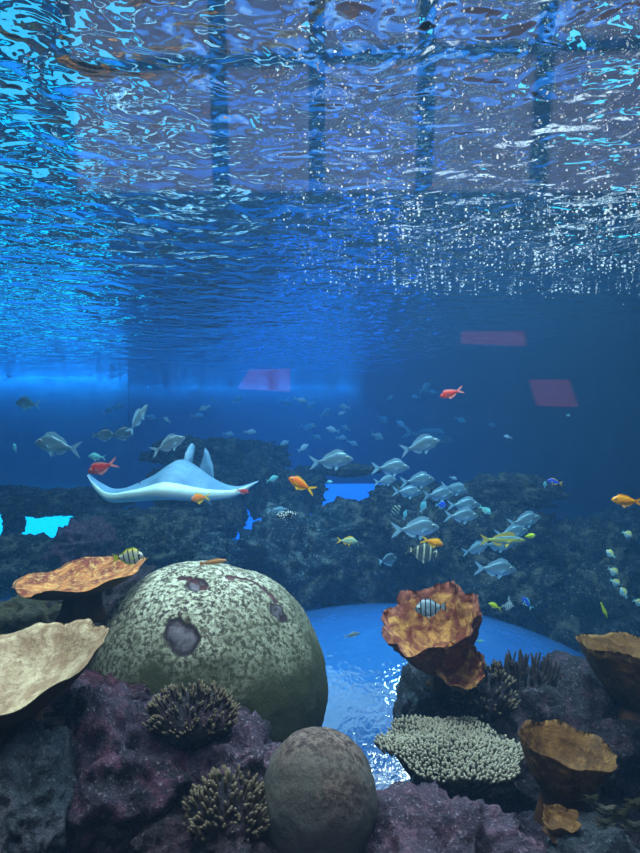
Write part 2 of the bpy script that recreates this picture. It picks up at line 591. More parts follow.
xs_top = [60, 216, 317, 429, 550, 668]
xs_bot = [72, 223, 317, 422, 534, 648]
for a in range(5):
    in_win(hall_slab('pane', [(xs_top[a], -60), (xs_top[a + 1], -60), (xs_bot[a + 1], 200), (xs_bot[a], 200)], HALL_Y + 0.01, HALL_Y + 0.03, M['daylight']))
for a in range(6):
    w = 8
    in_win(hall_slab('mullion', [(xs_top[a] - w, -60), (xs_top[a] + w, -60), (xs_bot[a] + w, 205), (xs_bot[a] - w, 205)], HALL_Y + 0.02, HALL_Y + 0.12, M['mullion']))
in_win(hall_slab('transom', [(60, 66), (60, 78), (668, 52), (668, 40)], HALL_Y + 0.02, HALL_Y + 0.1, M['mullion']))
in_win(hall_slab('window_sill', [(50, 196), (50, 210), (668, 210), (668, 196)], HALL_Y + 0.01, HALL_Y + 0.14, M['mullion']))

for quad, lab in (([(461, 332), (522, 332), (525, 346), (461, 344)], 'red lit board on the hall wall, mirrored above the other two in the pane'),
                  ([(529, 380), (567, 380), (576, 407), (537, 406)], 'red lit board on the hall wall, mirrored right of the fish school'),
                  ([(250, 370), (290, 369), (290, 392), (238, 389)], 'red lit board on the hall wall, mirrored over the far waterline strip')):
    tag(hall_slab('lit_board', quad, HALL_Y + 0.001, HALL_Y + 0.05, M['lit_red']), lab, 'board', 'red boards on the hall wall')

# acrylic dome of the walk-through tunnel
DC = P(393, 893, 4.0)
DR = 1.81
bm = bmesh.new()
bmesh.ops.create_uvsphere(bm, u_segments=96, v_segments=48, radius=DR)
bmesh.ops.delete(bm, geom=[v for v in bm.verts if v.co.z < -0.1], context='VERTS')
bmesh.ops.scale(bm, vec=(1.28, 1, 1), verts=bm.verts)
dome = finish('viewing_dome', bm, M['dome'], loc=DC)
tag(dome, 'large smooth blue acrylic viewing dome rising behind the corals', 'dome')


# ------------------------------------------------------------------ rocks
def bed_h(x, y):
    base = 0.46 - 0.37 * max(0.0, y - 0.6)
    base = max(base, -0.72)
    n = 0.10 * fbm((x, y, 3.1), 1.6, 5)
    return base + n


bm = bmesh.new()
nx, ny = 120, 120
grid = []
for j in range(ny + 1):
    y = PANE_Y + 0.11 + (11.0 - PANE_Y) * (j / ny) ** 1.6
    row = []
    for i in range(nx + 1):
        x = -5.0 + 10.0 * i / nx
        row.append(bm.verts.new((x, y, bed_h(x, y))))
    grid.append(row)
for j in range(ny):
    for i in range(nx):
        bm.faces.new((grid[j][i], grid[j][i + 1], grid[j + 1][i + 1], grid[j + 1][i]))
tag(finish('reef_ground', bm, M['rock_purple']), kind='structure')


def rock(name, px, py, d, rx, ry, depth, mat, label, cat='rock', amp=0.22, fs=1.0, seed=0, sub=6, group=None, rot=0.0, rug=0.75):
    """Irregular boulder: px,py centre and rx,ry half sizes in image pixels at distance d; depth = half depth in metres."""
    c = P(px, py, d)
    R = Vector((S(rx, d), depth, S(ry, d)))
    bm = bmesh.new()
    bmesh.ops.create_icosphere(bm, subdivisions=sub, radius=1.0)
    off = Vector((seed * 3.7, seed * 1.3, seed * 7.1))
    m = (R.x + R.z) / 2
    rm = Matrix.Rotation(rot, 3, 'Y')
    for v in bm.verts:
        p = v.co.copy()
        w = Vector((p.x * R.x, p.y * R.y, p.z * R.z))
        k = 1 + amp * fbm(p * 0.9 + off, 1.0 * fs, 3) * 1.3
        k += amp * rug * fbm(w / m + off, 3.4 * fs, 5)
        k += amp * rug * 0.35 * (ridged(w / m + off, 5.0 * fs, 4) - 1.0)
        v.co = rm @ (w * k)
    o = finish(name, bm, mat, loc=c)
    return tag(o, label, cat, group)


# foreground reef
rock('reef_rock', 22, 822, 1.45, 42, 78, 0.22, M['rock_slate'], 'slate blue rounded rock at the bottom left corner', seed=1)
rock('reef_rock', 118, 790, 1.75, 105, 98, 0.30, M['rock_purple'], 'big purple encrusted rock below the beige plate coral', seed=2, amp=0.3)
rock('reef_rock', 95, 715, 1.85, 72, 28, 0.2, M['rock_maroon'], 'low maroon rock tucked under the large boulder coral, left side', seed=3, amp=0.3)
rock('reef_rock', 238, 778, 1.72, 58, 58, 0.2, M['rock_lilac'], 'purple rock lump between two bristly finger corals', seed=4, amp=0.3)
rock('reef_rock', 228, 845, 1.55, 74, 62, 0.2, M['rock_dark'], 'dark rock carrying the olive finger coral at the bottom', seed=5, amp=0.3)
rock('reef_rock', 432, 888, 1.5, 112, 74, 0.22, M['rock_lilac'], 'broad violet rock along the bottom edge beside the brown boulder', seed=6, amp=0.3)
rock('reef_rock', 604, 925, 1.45, 92, 80, 0.2, M['rock_slate'], 'grey violet rock in the bottom right corner below the vase coral', seed=7, amp=0.25)
rock('reef_rock', 590, 770, 2.2, 110, 82, 0.35, M['rock_dark'], 'dark rock mass behind the brown vase coral', seed=8, amp=0.3)
rock('reef_rock', 478, 752, 2.35, 62, 72, 0.28, M['rock_dark'], 'dark rock standing behind the pale table coral', seed=9, amp=0.3)
rock('reef_rock', 428, 722, 2.5, 32, 54, 0.18, M['rock_slate'], 'steep slate rock that carries the orange cup coral', seed=10, amp=0.22)
rock('reef_rock', 40, 640, 2.6, 78, 46, 0.3, M['rock_olive'], 'olive brown rock between the two plate corals on the left', seed=11, amp=0.25)
rock('reef_rock', 95, 625, 2.75, 70, 55, 0.3, M['rock_dark'], 'dark rock behind the large boulder coral, under the rust plate', seed=12, amp=0.3)
rock('reef_rock', 560, 866, 1.72, 80, 40, 0.16, M['rock_purple'], 'low violet rock that carries the brown vase coral', seed=16, amp=0.2)
rock('reef_rock', 540, 730, 2.55, 60, 42, 0.3, M['rock_dark'], 'dark rock under the spiky finger coral patch', seed=13, amp=0.25)
rock('reef_rock', 628, 742, 2.5, 50, 48, 0.3, M['rock_dark'], 'dark rock below the brown plate coral at the right edge', seed=14, amp=0.3)

# far reef: dark ledges and boulders under blue light
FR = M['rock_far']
far = [
    (232, 455, 50, 17, 7.6, 0.5, 'dark flat ledge behind the ray, top of the far reef'),
    (175, 452, 26, 12, 7.8, 0.4, 'small dark ledge left of the ray fins in the far reef'),
    (200, 486, 46, 24, 7.2, 0.5, 'dark boulder of the far reef directly behind the ray'),
    (262, 486, 17, 26, 7.0, 0.4, 'narrow dark pillar right of the blue gap near the ray tip'),
    (224, 520, 20, 20, 6.6, 0.4, 'dark stone under the right wing tip of the ray'),
    (296, 492, 30, 22, 7.0, 0.5, 'dark boulder behind the orange fish left of centre'),
    (340, 470, 36, 6, 7.4, 0.4, 'thin dark ledge beneath the silver bream at centre'),
    (306, 478, 14, 12, 7.3, 0.3, 'small dark stone propping the thin centre ledge'),
    (352, 522, 46, 22, 6.4, 0.5, 'dark boulder under the centre blue gap of the far reef'),
    (290, 560, 52, 46, 5.9, 0.45, 'bluish boulder behind the top of the large boulder coral'),
    (352, 574, 40, 40, 6.1, 0.4, 'bluish rounded boulder just above the dome rim'),
    (415, 500, 44, 18, 6.9, 0.5, 'dark boulder behind the left half of the bream school'),
    (420, 556, 52, 48, 6.2, 0.45, 'dark bluish boulder behind the orange cup coral'),
    (512, 492, 46, 16, 6.6, 0.5, 'brownish slab behind the right half of the bream school'),
    (500, 540, 58, 34, 6.3, 0.5, 'dark boulder behind the yellow striped fish'),
    (505, 590, 52, 34, 5.8, 0.4, 'greenish boulder above the dome at its right end'),
    (585, 556, 56, 34, 6.2, 0.5, 'dark boulder under the orange fish at the right edge'),
    (600, 612, 62, 46, 5.6, 0.4, 'dark bluish boulder behind the brown plate coral at right'),
    (640, 530, 40, 20, 7.0, 0.5, 'low dark ledge at the right edge of the far reef'),
    (152, 522, 66, 13, 6.4, 0.5, 'long dark shelf under the ray'),
    (170, 556, 62, 34, 5.8, 0.5, 'dark boulder between the rust plate and boulder coral, far back'),
    (84, 548, 28, 24, 5.0, 0.3, 'brown encrusted boulder right of the cyan window'),
    (70, 502, 62, 13, 7.0, 0.5, 'greenish blue ledge over the cyan window at left'),
    (20, 566, 66, 26, 5.4, 0.4, 'dark bluish boulder below the cyan window at left'),
    (13, 526, 7, 20, 7.0, 0.2, 'slim dark pillar splitting the cyan window at left'),
    (8, 499, 34, 11, 7.4, 0.4, 'low blue hazy ledge at the left edge of the far reef'),
]
for i, (px, py, rx, ry, d, dep, lab) in enumerate(far):
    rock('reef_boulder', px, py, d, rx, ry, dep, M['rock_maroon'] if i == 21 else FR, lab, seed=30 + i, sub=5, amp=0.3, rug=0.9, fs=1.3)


# ------------------------------------------------------------------ corals
def cup_mesh(rim_r, foot_r, height, curve=1.6, thick=0.02, ruffle=0.06, lobes=7, wob=0.05, seed=0, dish=0.75, nth=120, nr=28, elong=1.0, rough=0.02):
    """Vase or plate coral: outer wall, ruffled rim, inner dish. Slot 0 inner, slot 1 outer, slot 2 rim. Foot at the origin."""
    bm = bmesh.new()
    rings = []
    off = Vector((seed * 2.1, seed * 5.3, seed))

    def pt(t, th, inner):
        if not inner:
            r = foot_r + (rim_r - foot_r) * t ** (1.0 / curve)
            z = height * t
        else:                                   # t runs 1 at the rim .. 0 at the middle of the dish
            r = (rim_r - thick * 0.6) * t
            q = max(0.0, (r - foot_r) / (rim_r - foot_r))
            z = height * (1 - dish + dish * q ** curve) + thick * min(1.0, (1 - t) * 9)
        rf = t ** 2
        c, s_ = math.cos(th), math.sin(th)
        q = Vector((c * 1.3, s_ * 1.3, 0)) + off
        k = 1 + rf * (ruffle * math.sin(lobes * th + 2 * noise.noise(q)) + ruffle * 1.6 * noise.noise(q * 1.7))
        zz = z + rf * rim_r * (wob * math.sin((lobes + 2) * th + seed) + wob * 1.8 * noise.noise(q * 1.3 + Vector((5, 0, 0))))
        p = Vector((c * r * k * elong, s_ * r * k, zz))
        f = fbm(p * (3.2 / rim_r) + off, 1.0, 3) + 1.2 * noise.noise(p * (9.0 / rim_r) + off)
        p += Vector((c, s_, 0.5)) * f * rim_r * rough * (0.3 + t)
        return p
    for i in range(nr + 1):
        t = i / nr
        rings.append([bm.verts.new(pt(t, 2 * math.pi * j / nth, False)) for j in range(nth)])
    n_out = len(rings)
    for i in range(nr + 1):
        t = max(0.004, 1.0 - i / nr)
        rings.append([bm.verts.new(pt(t, 2 * math.pi * j / nth, True)) for j in range(nth)])
    for i in range(len(rings) - 1):
        for j in range(nth):
            f = bm.faces.new((rings[i][j], rings[i][(j + 1) % nth], rings[i + 1][(j + 1) % nth], rings[i + 1][j]))
            f.material_index = 1 if i < n_out - 2 else (2 if i <= n_out else 0)
    f = bm.faces.new(rings[-1])
    f.material_index = 0
    bm.faces.new(rings[0][::-1]).material_index = 1
    return bm


def stem_mesh(r0, r1, length, seed=0, nth=32, nr=14):
    """Rough stalk from z=-length up to z=0.02."""
    bm = bmesh.new()
    rings = []
    for i in range(nr + 1):
        t = i / nr
        r = r0 + (r1 - r0) * t + 0.35 * r0 * (1 - t) ** 4
        row = []
        for j in range(nth):
            th = 2 * math.pi * j / nth
            p = Vector((math.cos(th) * r, math.sin(th) * r, -length + t * (length + 0.003)))
            k = 1 + 0.22 * noise.noise(p * 14 + Vector((seed, 0, 0))) + 0.1 * math.sin(5 * th + seed)
            row.append(bm.verts.new((p.x * k, p.y * k, p.z)))
        rings.append(row)
    for i in range(nr):
        for j in range(nth):
            bm.faces.new((rings[i][j], rings[i][(j + 1) % nth], rings[i + 1][(j + 1) % nth], rings[i + 1][j]))
    bm.faces.new(rings[-1])
    bm.faces.new(rings[0][::-1])
    return bm


def cup_coral(name, px, py, d, rim_px, foot_px, h_px, label, cat, mats, rot, stem_len, stem_mats, **kw):
    """px,py: centre of the foot of the cup."""
    t = tag(empty(name, P(px, py, d), rot), label, cat)
    finish('cup', cup_mesh(S(rim_px, d), S(foot_px, d), S(h_px, d), **kw), mats, t)
    s = finish('stem', stem_mesh(S(foot_px, d) * 1.15, S(foot_px, d) * 1.02, stem_len, kw.get('seed', 0)), stem_mats, t)
    s.rotation_euler = Euler(rot).to_matrix().inverted().to_euler()
    return t


R = math.radians
# rust plate, far left
cup_coral('plate_coral', 84, 590, 2.2, 64, 16, 17, 'rust orange plate coral under the black barred fish, at far left', 'coral',
          [M['coral_rust'], M['coral_underside'], M['coral_rust']], (R(0), R(-8), R(20)), 0.10, M['coral_stem'], curve=2.2, ruffle=0.05, lobes=5, wob=0.03, seed=3, dish=0.9, thick=0.012, elong=1.0)
# beige plate
cup_coral('plate_coral', 14, 707, 1.6, 98, 22, 42, 'big pale beige plate coral at the left edge on a brown stem', 'coral',
          [M['coral_beige'], M['coral_underside'], M['coral_beige']], (R(6), R(-13), R(10)), 0.16, M['coral_stem'], curve=2.0, ruffle=0.025, lobes=9, wob=0.02, seed=5, dish=0.9, thick=0.012)
# orange cup
cc = cup_coral('cup_coral', 446, 666, 2.3, 50, 12, 62, 'frilled orange brown cup coral standing on the steep slate rock', 'coral',
               [M['coral_cup'], M['cup_rim'], M['cup_rim']], (R(17), R(-19), 0), 0.08, M['coral_stem'], curve=1.7, ruffle=0.06, lobes=8, wob=0.055, seed=8, dish=0.8, thick=0.022, rough=0.045)
c2 = finish('cup', cup_mesh(S(23, 2.3), S(9, 2.3), S(26, 2.3), curve=1.5, ruffle=0.06, lobes=5, wob=0.08, seed=9, dish=0.8, thick=0.015, rough=0.06), [M['coral_cup'], M['coral_underside'], M['coral_cup']], cc)
c2.location = (S(6, 2.3), -S(34, 2.3), S(8, 2.3))
c2.rotation_euler = (R(20), R(8), 0)
# brown vase
vc = cup_coral('vase_coral', 561, 788, 1.72, 46, 19, 46, 'smooth brown vase coral with an open wavy rim, bottom right', 'coral',
               [M['coral_brown'], M['coral_brown'], M['coral_brown']], (R(2), R(7), 0), 0.12, M['coral_stem'], curve=1.8, ruffle=0.02, lobes=5, wob=0.03, seed=11, dish=0.75, thick=0.01)
cup_coral('vase_coral', 561, 829, 1.53, 18, 11, 13, 'small brown cup coral at the foot of the brown vase coral', 'coral',
          [M['coral_brown'], M['coral_brown'], M['coral_brown']], (R(6), R(-5), 0), 0.012, M['coral_stem'], curve=1.5, ruffle=0.10, lobes=4, wob=0.08, seed=13, dish=0.8, thick=0.006)
# right edge plate
cup_coral('plate_coral', 648, 705, 2.1, 66, 26, 56, 'brown funnel shaped plate coral cut by the right edge', 'coral',
          [M['coral_brown'], M['coral_brown'], M['coral_brown']], (R(-8), R(3), 0), 0.10, M['coral_stem'], curve=1.5, ruffle=0.04, lobes=6, wob=0.02, seed=15, dish=0.85, thick=0.012)


def tube(bm, a, b, r0, r1, n=6, mi=0, tip=None, bend=None):
    """Tapered twig from a to b with a rounded tip; tip faces get material slot `tip`."""
    d = (b - a)
    L = d.length
    z = d.normalized()
    x = z.orthogonal().normalized()
    y = z.cross(x)
    prev = None
    segs = 4
    for i in range(segs + 1):
        t = i / segs
        c = a + d * t
        if bend is not None:
            c = c + bend * (t * t)
        r = r0 + (r1 - r0) * t
        ring = [bm.verts.new(c + (x * math.cos(2 * math.pi * k / n) + y * math.sin(2 * math.pi * k / n)) * r) for k in range(n)]
        if prev:
            for k in range(n):
                f = bm.faces.new((prev[k], prev[(k + 1) % n], ring[(k + 1) % n], ring[k]))
                f.material_index = tip if (tip is not None and i == segs) else mi
        prev = ring
    end = b + (bend if bend is not None else Vector()) + z * r1 * 0.8
    e = bm.verts.new(end)
    for k in range(n):
        f = bm.faces.new((prev[k], prev[(k + 1) % n], e))
        f.material_index = tip if tip is not None else mi


def blob_bm(rx, ry, rz, amp, seed, sub=4, fs=2.0):
    bm = bmesh.new()
    bmesh.ops.create_icosphere(bm, subdivisions=sub, radius=1.0)
    off = Vector((seed * 1.9, seed * 4.1, seed * 0.7))
    for v in bm.verts:
        p = v.co.copy()
        k = 1 + amp * fbm(p + off, fs, 4)
        v.co = Vector((p.x * rx, p.y * ry, p.z * rz)) * k
    return bm


def finger_coral(px, py, d, rx, ry, dep, n, length, r0, label, mat, seed, up=0.9, tipm=True):
    rnd = random.Random(seed)
    t = tag(empty('finger_coral', P(px, py, d)), label, 'coral')
    Rx, Rz = S(rx, d), S(ry, d)
    finish('base', blob_bm(Rx, dep, Rz, 0.15, seed), M['rock_dark'], t)
    bm = bmesh.new()
    for i in range(n):
        u = rnd.uniform(0, 2 * math.pi)
        w = rnd.uniform(-0.25, 1.0)
        s_ = math.sqrt(max(0, 1 - w * w))
        nrm = Vector((s_ * math.cos(u), s_ * math.sin(u), w))
        a = Vector((nrm.x * Rx, nrm.y * dep, nrm.z * Rz)) * 0.93
        dr = (nrm + Vector((0, 0, up)) + Vector((rnd.uniform(-.3, .3), rnd.uniform(-.3, .3), rnd.uniform(-.2, .2)))).normalized()
        L = length * rnd.uniform(0.6, 1.25)
        tube(bm, a, a + dr * L, r0 * rnd.uniform(0.8, 1.2), r0 * 0.6, 6, 0, 1 if tipm else None,
             Vector((rnd.uniform(-1, 1), rnd.uniform(-1, 1), 0.4)) * L * 0.15)
        if rnd.random() < 0.5:
            m_ = a + dr * L * 0.5
            d2 = (dr + Vector((rnd.uniform(-1, 1), rnd.uniform(-1, 1), 0.3)) * 0.7).normalized()
            tube(bm, m_, m_ + d2 * L * 0.5, r0 * 0.7, r0 * 0.45, 6, 0, 1 if tipm else None)
    finish('branches', bm, [mat, M['branch_tip']], t)
    return t


finger_coral(192, 720, 1.66, 40, 25, 0.09, 230, 0.032, 0.0042, 'dark bristly finger coral with pale tips under the large boulder coral', M['branch_dark'], 21)
finger_coral(228, 818, 1.5, 38, 34, 0.08, 260, 0.032, 0.006, 'olive finger coral with stubby branches at the bottom, left of the brown boulder', M['branch_olive'], 22)
finger_coral(484, 700, 2.2, 26, 26, 0.1, 110, 0.05, 0.006, 'dark finger coral just right of the orange cup coral stem', M['branch_dark'], 23)
finger_coral(530, 694, 2.4, 30, 16, 0.1, 110, 0.085, 0.0065, 'dark spiky finger coral with upright fingers in front of the dome', M['branch_dark'], 24, up=2.6, tipm=False)

# pale table coral
td = 1.9
t = tag(empty('table_coral', P(451, 741, td), (R(-2), R(3), 0)), 'pale grey table coral crowded with tiny branchlets above the violet rock', 'coral')
tw = S(70, td)
finish('base', cup_mesh(tw * 0.86, S(34, td), S(34, td), curve=1.5, ruffle=0.05, lobes=6, wob=0.02, seed=30, dish=0.97, thick=0.02), [M['branch_grey'], M['rock_slate'], M['branch_grey']], t).location = (0, 0, -S(38, td))
st = finish('stem', stem_mesh(S(40, td), S(34, td), S(64, td), 31), M['rock_slate'], t)
st.location = (0, 0, -S(33, td))
rnd = random.Random(5)
bm = bmesh.new()
for i in range(1500):
    rr = math.sqrt((i + 0.5) / 1500)
    th = i * 2.39996
    rim = 1 + 0.07 * math.sin(6 * th + 1) + 0.1 * noise.noise(Vector((math.cos(th) * 1.4, math.sin(th) * 1.4, 3.3)))
    x, y = rr * tw * rim * math.cos(th), 0.9 * rr * tw * rim * math.sin(th)
    a = Vector((x, y, -0.012 - 0.015 * rr + 0.03 * noise.noise(Vector((x * 7, y * 7, 1)))))
    dr = Vector((x / tw * 0.7 + rnd.uniform(-.35, .35), y / tw * 0.7 + rnd.uniform(-.35, .35), 1)).normalized()
    L = rnd.uniform(0.016, 0.026)
    tube(bm, a, a + dr * L, 0.0046, 0.0038, 6, 0, 1)
tag(finish('branchlets', bm, [M['branch_grey'], plain('branch_pale', hexc(146, 144, 130), 0.7, 0.2, nscale=40, namp=0.4)], t), kind='stuff')

# large boulder coral with scars
bd = 2.25
BR = S(122, bd)
bm = bmesh.new()
bmesh.ops.create_icosphere(bm, subdivisions=6, radius=1.0)


BC = P(206, 690, bd)
BAX = Vector((BR, BR * 0.95, BR * 1.04))


def face_dir(px, py):
    # where the sight line of an image point meets the boulder, as a direction from its centre
    o = Vector((0, 0, CAM_Z)) - BC
    dr = P(px, py, 1.0) - Vector((0, 0, CAM_Z))
    o = Vector((o.x / BAX.x, o.y / BAX.y, o.z / BAX.z))
    dr = Vector((dr.x / BAX.x, dr.y / BAX.y, dr.z / BAX.z))
    A, B, C_ = dr.dot(dr), 2 * o.dot(dr), o.dot(o) - 1
    q = max(0.0, B * B - 4 * A * C_)
    return (o + dr * ((-B - math.sqrt(q)) / (2 * A))).normalized()


scars = [(face_dir(185, 641), 0.115), (face_dir(176, 631), 0.09), (face_dir(196, 584), 0.09), (face_dir(281, 610), 0.09)]
groove = [face_dir(x, y) for x, y in ((230, 576), (238, 576), (246, 577), (253, 580), (259, 583), (266, 588), (272, 593), (277, 598))]
groove += [face_dir(x, y) for x, y in ((182, 578), (189, 578), (196, 580), (204, 586))]
lay_s = bm.verts.layers.float.new('scar')
lay_g = bm.verts.layers.float.new('groove')
for v in bm.verts:
    p = v.co.copy()
    k = 1 + 0.035 * fbm(p + Vector((4, 2, 9)), 1.3, 3) + 0.008 * fbm(p, 9, 4) + 0.004 * fbm(p, 30, 3)
    wob = 0.035 * fbm(p, 7, 3)
    ms, mg = 0.0, 0.0
    for dv, rad in scars:
        x = max(0.0, p.angle(dv) + wob) / rad
        ms = max(ms, 1 - 0.6 * x)
    for dv in groove:
        mg = max(mg, 1 - 0.6 * max(0.0, p.angle(dv) + wob * 0.6) / 0.036)
    v[lay_s], v[lay_g] = max(0.0, ms), max(0.0, mg)
    q = min(1.0, max(0.0, (ms - 0.38) / 0.12))
    k += -0.03 * q + (0.022 * min(1.0, max(0.0, (ms - 0.5) / 0.3)) * (1 + 0.8 * fbm(p, 16, 3)))
    k -= 0.02 * min(1.0, max(0.0, (mg - 0.35) / 0.3))
    v.co = p * k
bmesh.ops.scale(bm, vec=(BR, BR * 0.95, BR * 1.04), verts=bm.verts)
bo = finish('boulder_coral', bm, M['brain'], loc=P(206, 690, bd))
tag(bo, 'huge rounded green white boulder coral with grey scars, left of the dome', 'coral')

# brown round boulder
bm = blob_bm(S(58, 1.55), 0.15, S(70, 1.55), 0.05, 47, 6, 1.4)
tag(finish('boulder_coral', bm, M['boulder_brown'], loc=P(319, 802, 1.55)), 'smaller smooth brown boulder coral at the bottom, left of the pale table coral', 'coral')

# shells in the lower right corner
def shell(px, py, d, w, label, rz, seed):
    t = tag(empty('clam', P(px, py, d), (R(20), R(rz * 0.3), R(rz))), label, 'clam')
    for sgn, nm in ((1, 'valve'), (-1, 'valve')):
        bm = bmesh.new()
        g = []
        for i in range(9):
            row = []
            for j in range(25):
                a = math.pi * j / 24
                rr = i / 8
                wv = 1 + 0.12 * math.sin(a * 9) * rr
                x = math.cos(a) * rr * wv
                y = -math.sin(a) * rr * wv * 0.75
                z = sgn * (0.42 * math.sin(rr * math.pi * 0.62) - 0.12 * rr)
                row.append(bm.verts.new((x * w, y * w, z * w)))
            g.append(row)
        for i in range(8):
            for j in range(24):
                try:
                    bm.faces.new((g[i][j], g[i][j + 1], g[i + 1][j + 1], g[i + 1][j]))
                except ValueError:
                    pass
        bmesh.ops.solidify(bm, geom=bm.faces[:], thickness=0.002)
        finish(nm, bm, M['branch_grey'] if seed % 2 else M['rock_olive'], t)
    return t


for i, (px, py, w, rz, lab) in enumerate([
        (590, 796, 0.020, 10, 'small greenish clam nearest the brown vase coral stem'),
        (606, 806, 0.022, -20, 'grey clam between the vase coral and the white rimmed clam'),
        (618, 811, 0.026, 30, 'open white rimmed clam in the bottom right shell cluster'),
        (604, 819, 0.024, -10, 'grey ribbed clam below the white rimmed clam'),
        (632, 800, 0.026, 15, 'dull clam at the right edge above the others'),
        (634, 822, 0.028, -25, 'olive clam lowest at the right edge')]):
    shell(px, py, 1.42, w, lab, rz, i)

# two thin plant like whips by the table coral
for px, py, tx, ty, lab in ((404, 798, 420, 762, 'thin pale whip leaning beside the table coral, left one'), (440, 786, 438, 760, 'short thin pale whip right under the table coral rim')):
    bm = bmesh.new()
    tube(bm, P(px, py, 1.8), P(tx, ty, 1.8), 0.0022, 0.0012, 6)
    tag(finish('sea_whip', bm, M['metal_line']), lab, 'whip')

def sparkle_mat():
    k = NT('sparkle_bead')
    a, b, m = k.n('ShaderNodeBsdfTranslucent'), k.n('ShaderNodeBsdfDiffuse'), k.n('ShaderNodeMixShader')
    a.inputs['Color'].default_value = b.inputs['Color'].default_value = (0.97, 0.99, 1, 1)
    m.inputs[0].default_value = 0.4
    k.l(a.outputs[0], m.inputs[1])
    k.l(b.outputs[0], m.inputs[2])
    k.l(m.outputs[0], k.out.inputs['Surface'])
    return k.m


# bubbles and specks: white beads standing in for surface sparkles
rnd = random.Random(99)
bm = bmesh.new()
for i in range(1300):
    d = 1.2 + 2.4 * rnd.random() ** 1.5
    px = 320 + 330 * (1 - rnd.random() ** 1.3 * 1.15)
    x = (px - 320) / F * d
    z = SURF - 0.012 - rnd.random() ** 3 * 0.15
    r = (0.0012 + 0.0024 * rnd.random() ** 2.5) * (0.6 + 0.25 * d)
    bmesh.ops.create_icosphere(bm, subdivisions=1, radius=r, matrix=Matrix.Translation((x, d, z)))
for i in range(700):
    d = 2.2 + 1.7 * rnd.random()
    px = 330 + 330 * rnd.random() ** 0.8
    x = (px - 320) / F * d
    if noise.noise(Vector((x * 1.6, d * 5.0, 4.0))) < -0.05:
        continue
    r = (0.0022 + 0.0034 * rnd.random() ** 2) * (0.6 + 0.2 * d)
    bmesh.ops.create_icosphere(bm, subdivisions=1, radius=r, matrix=Matrix.Translation((x, d, SURF - 0.014)))
tag(finish('sparkles', bm, sparkle_mat()), 'tiny white bead bubbles drifting just under the rippling water surface', 'sparkles', kind='stuff')


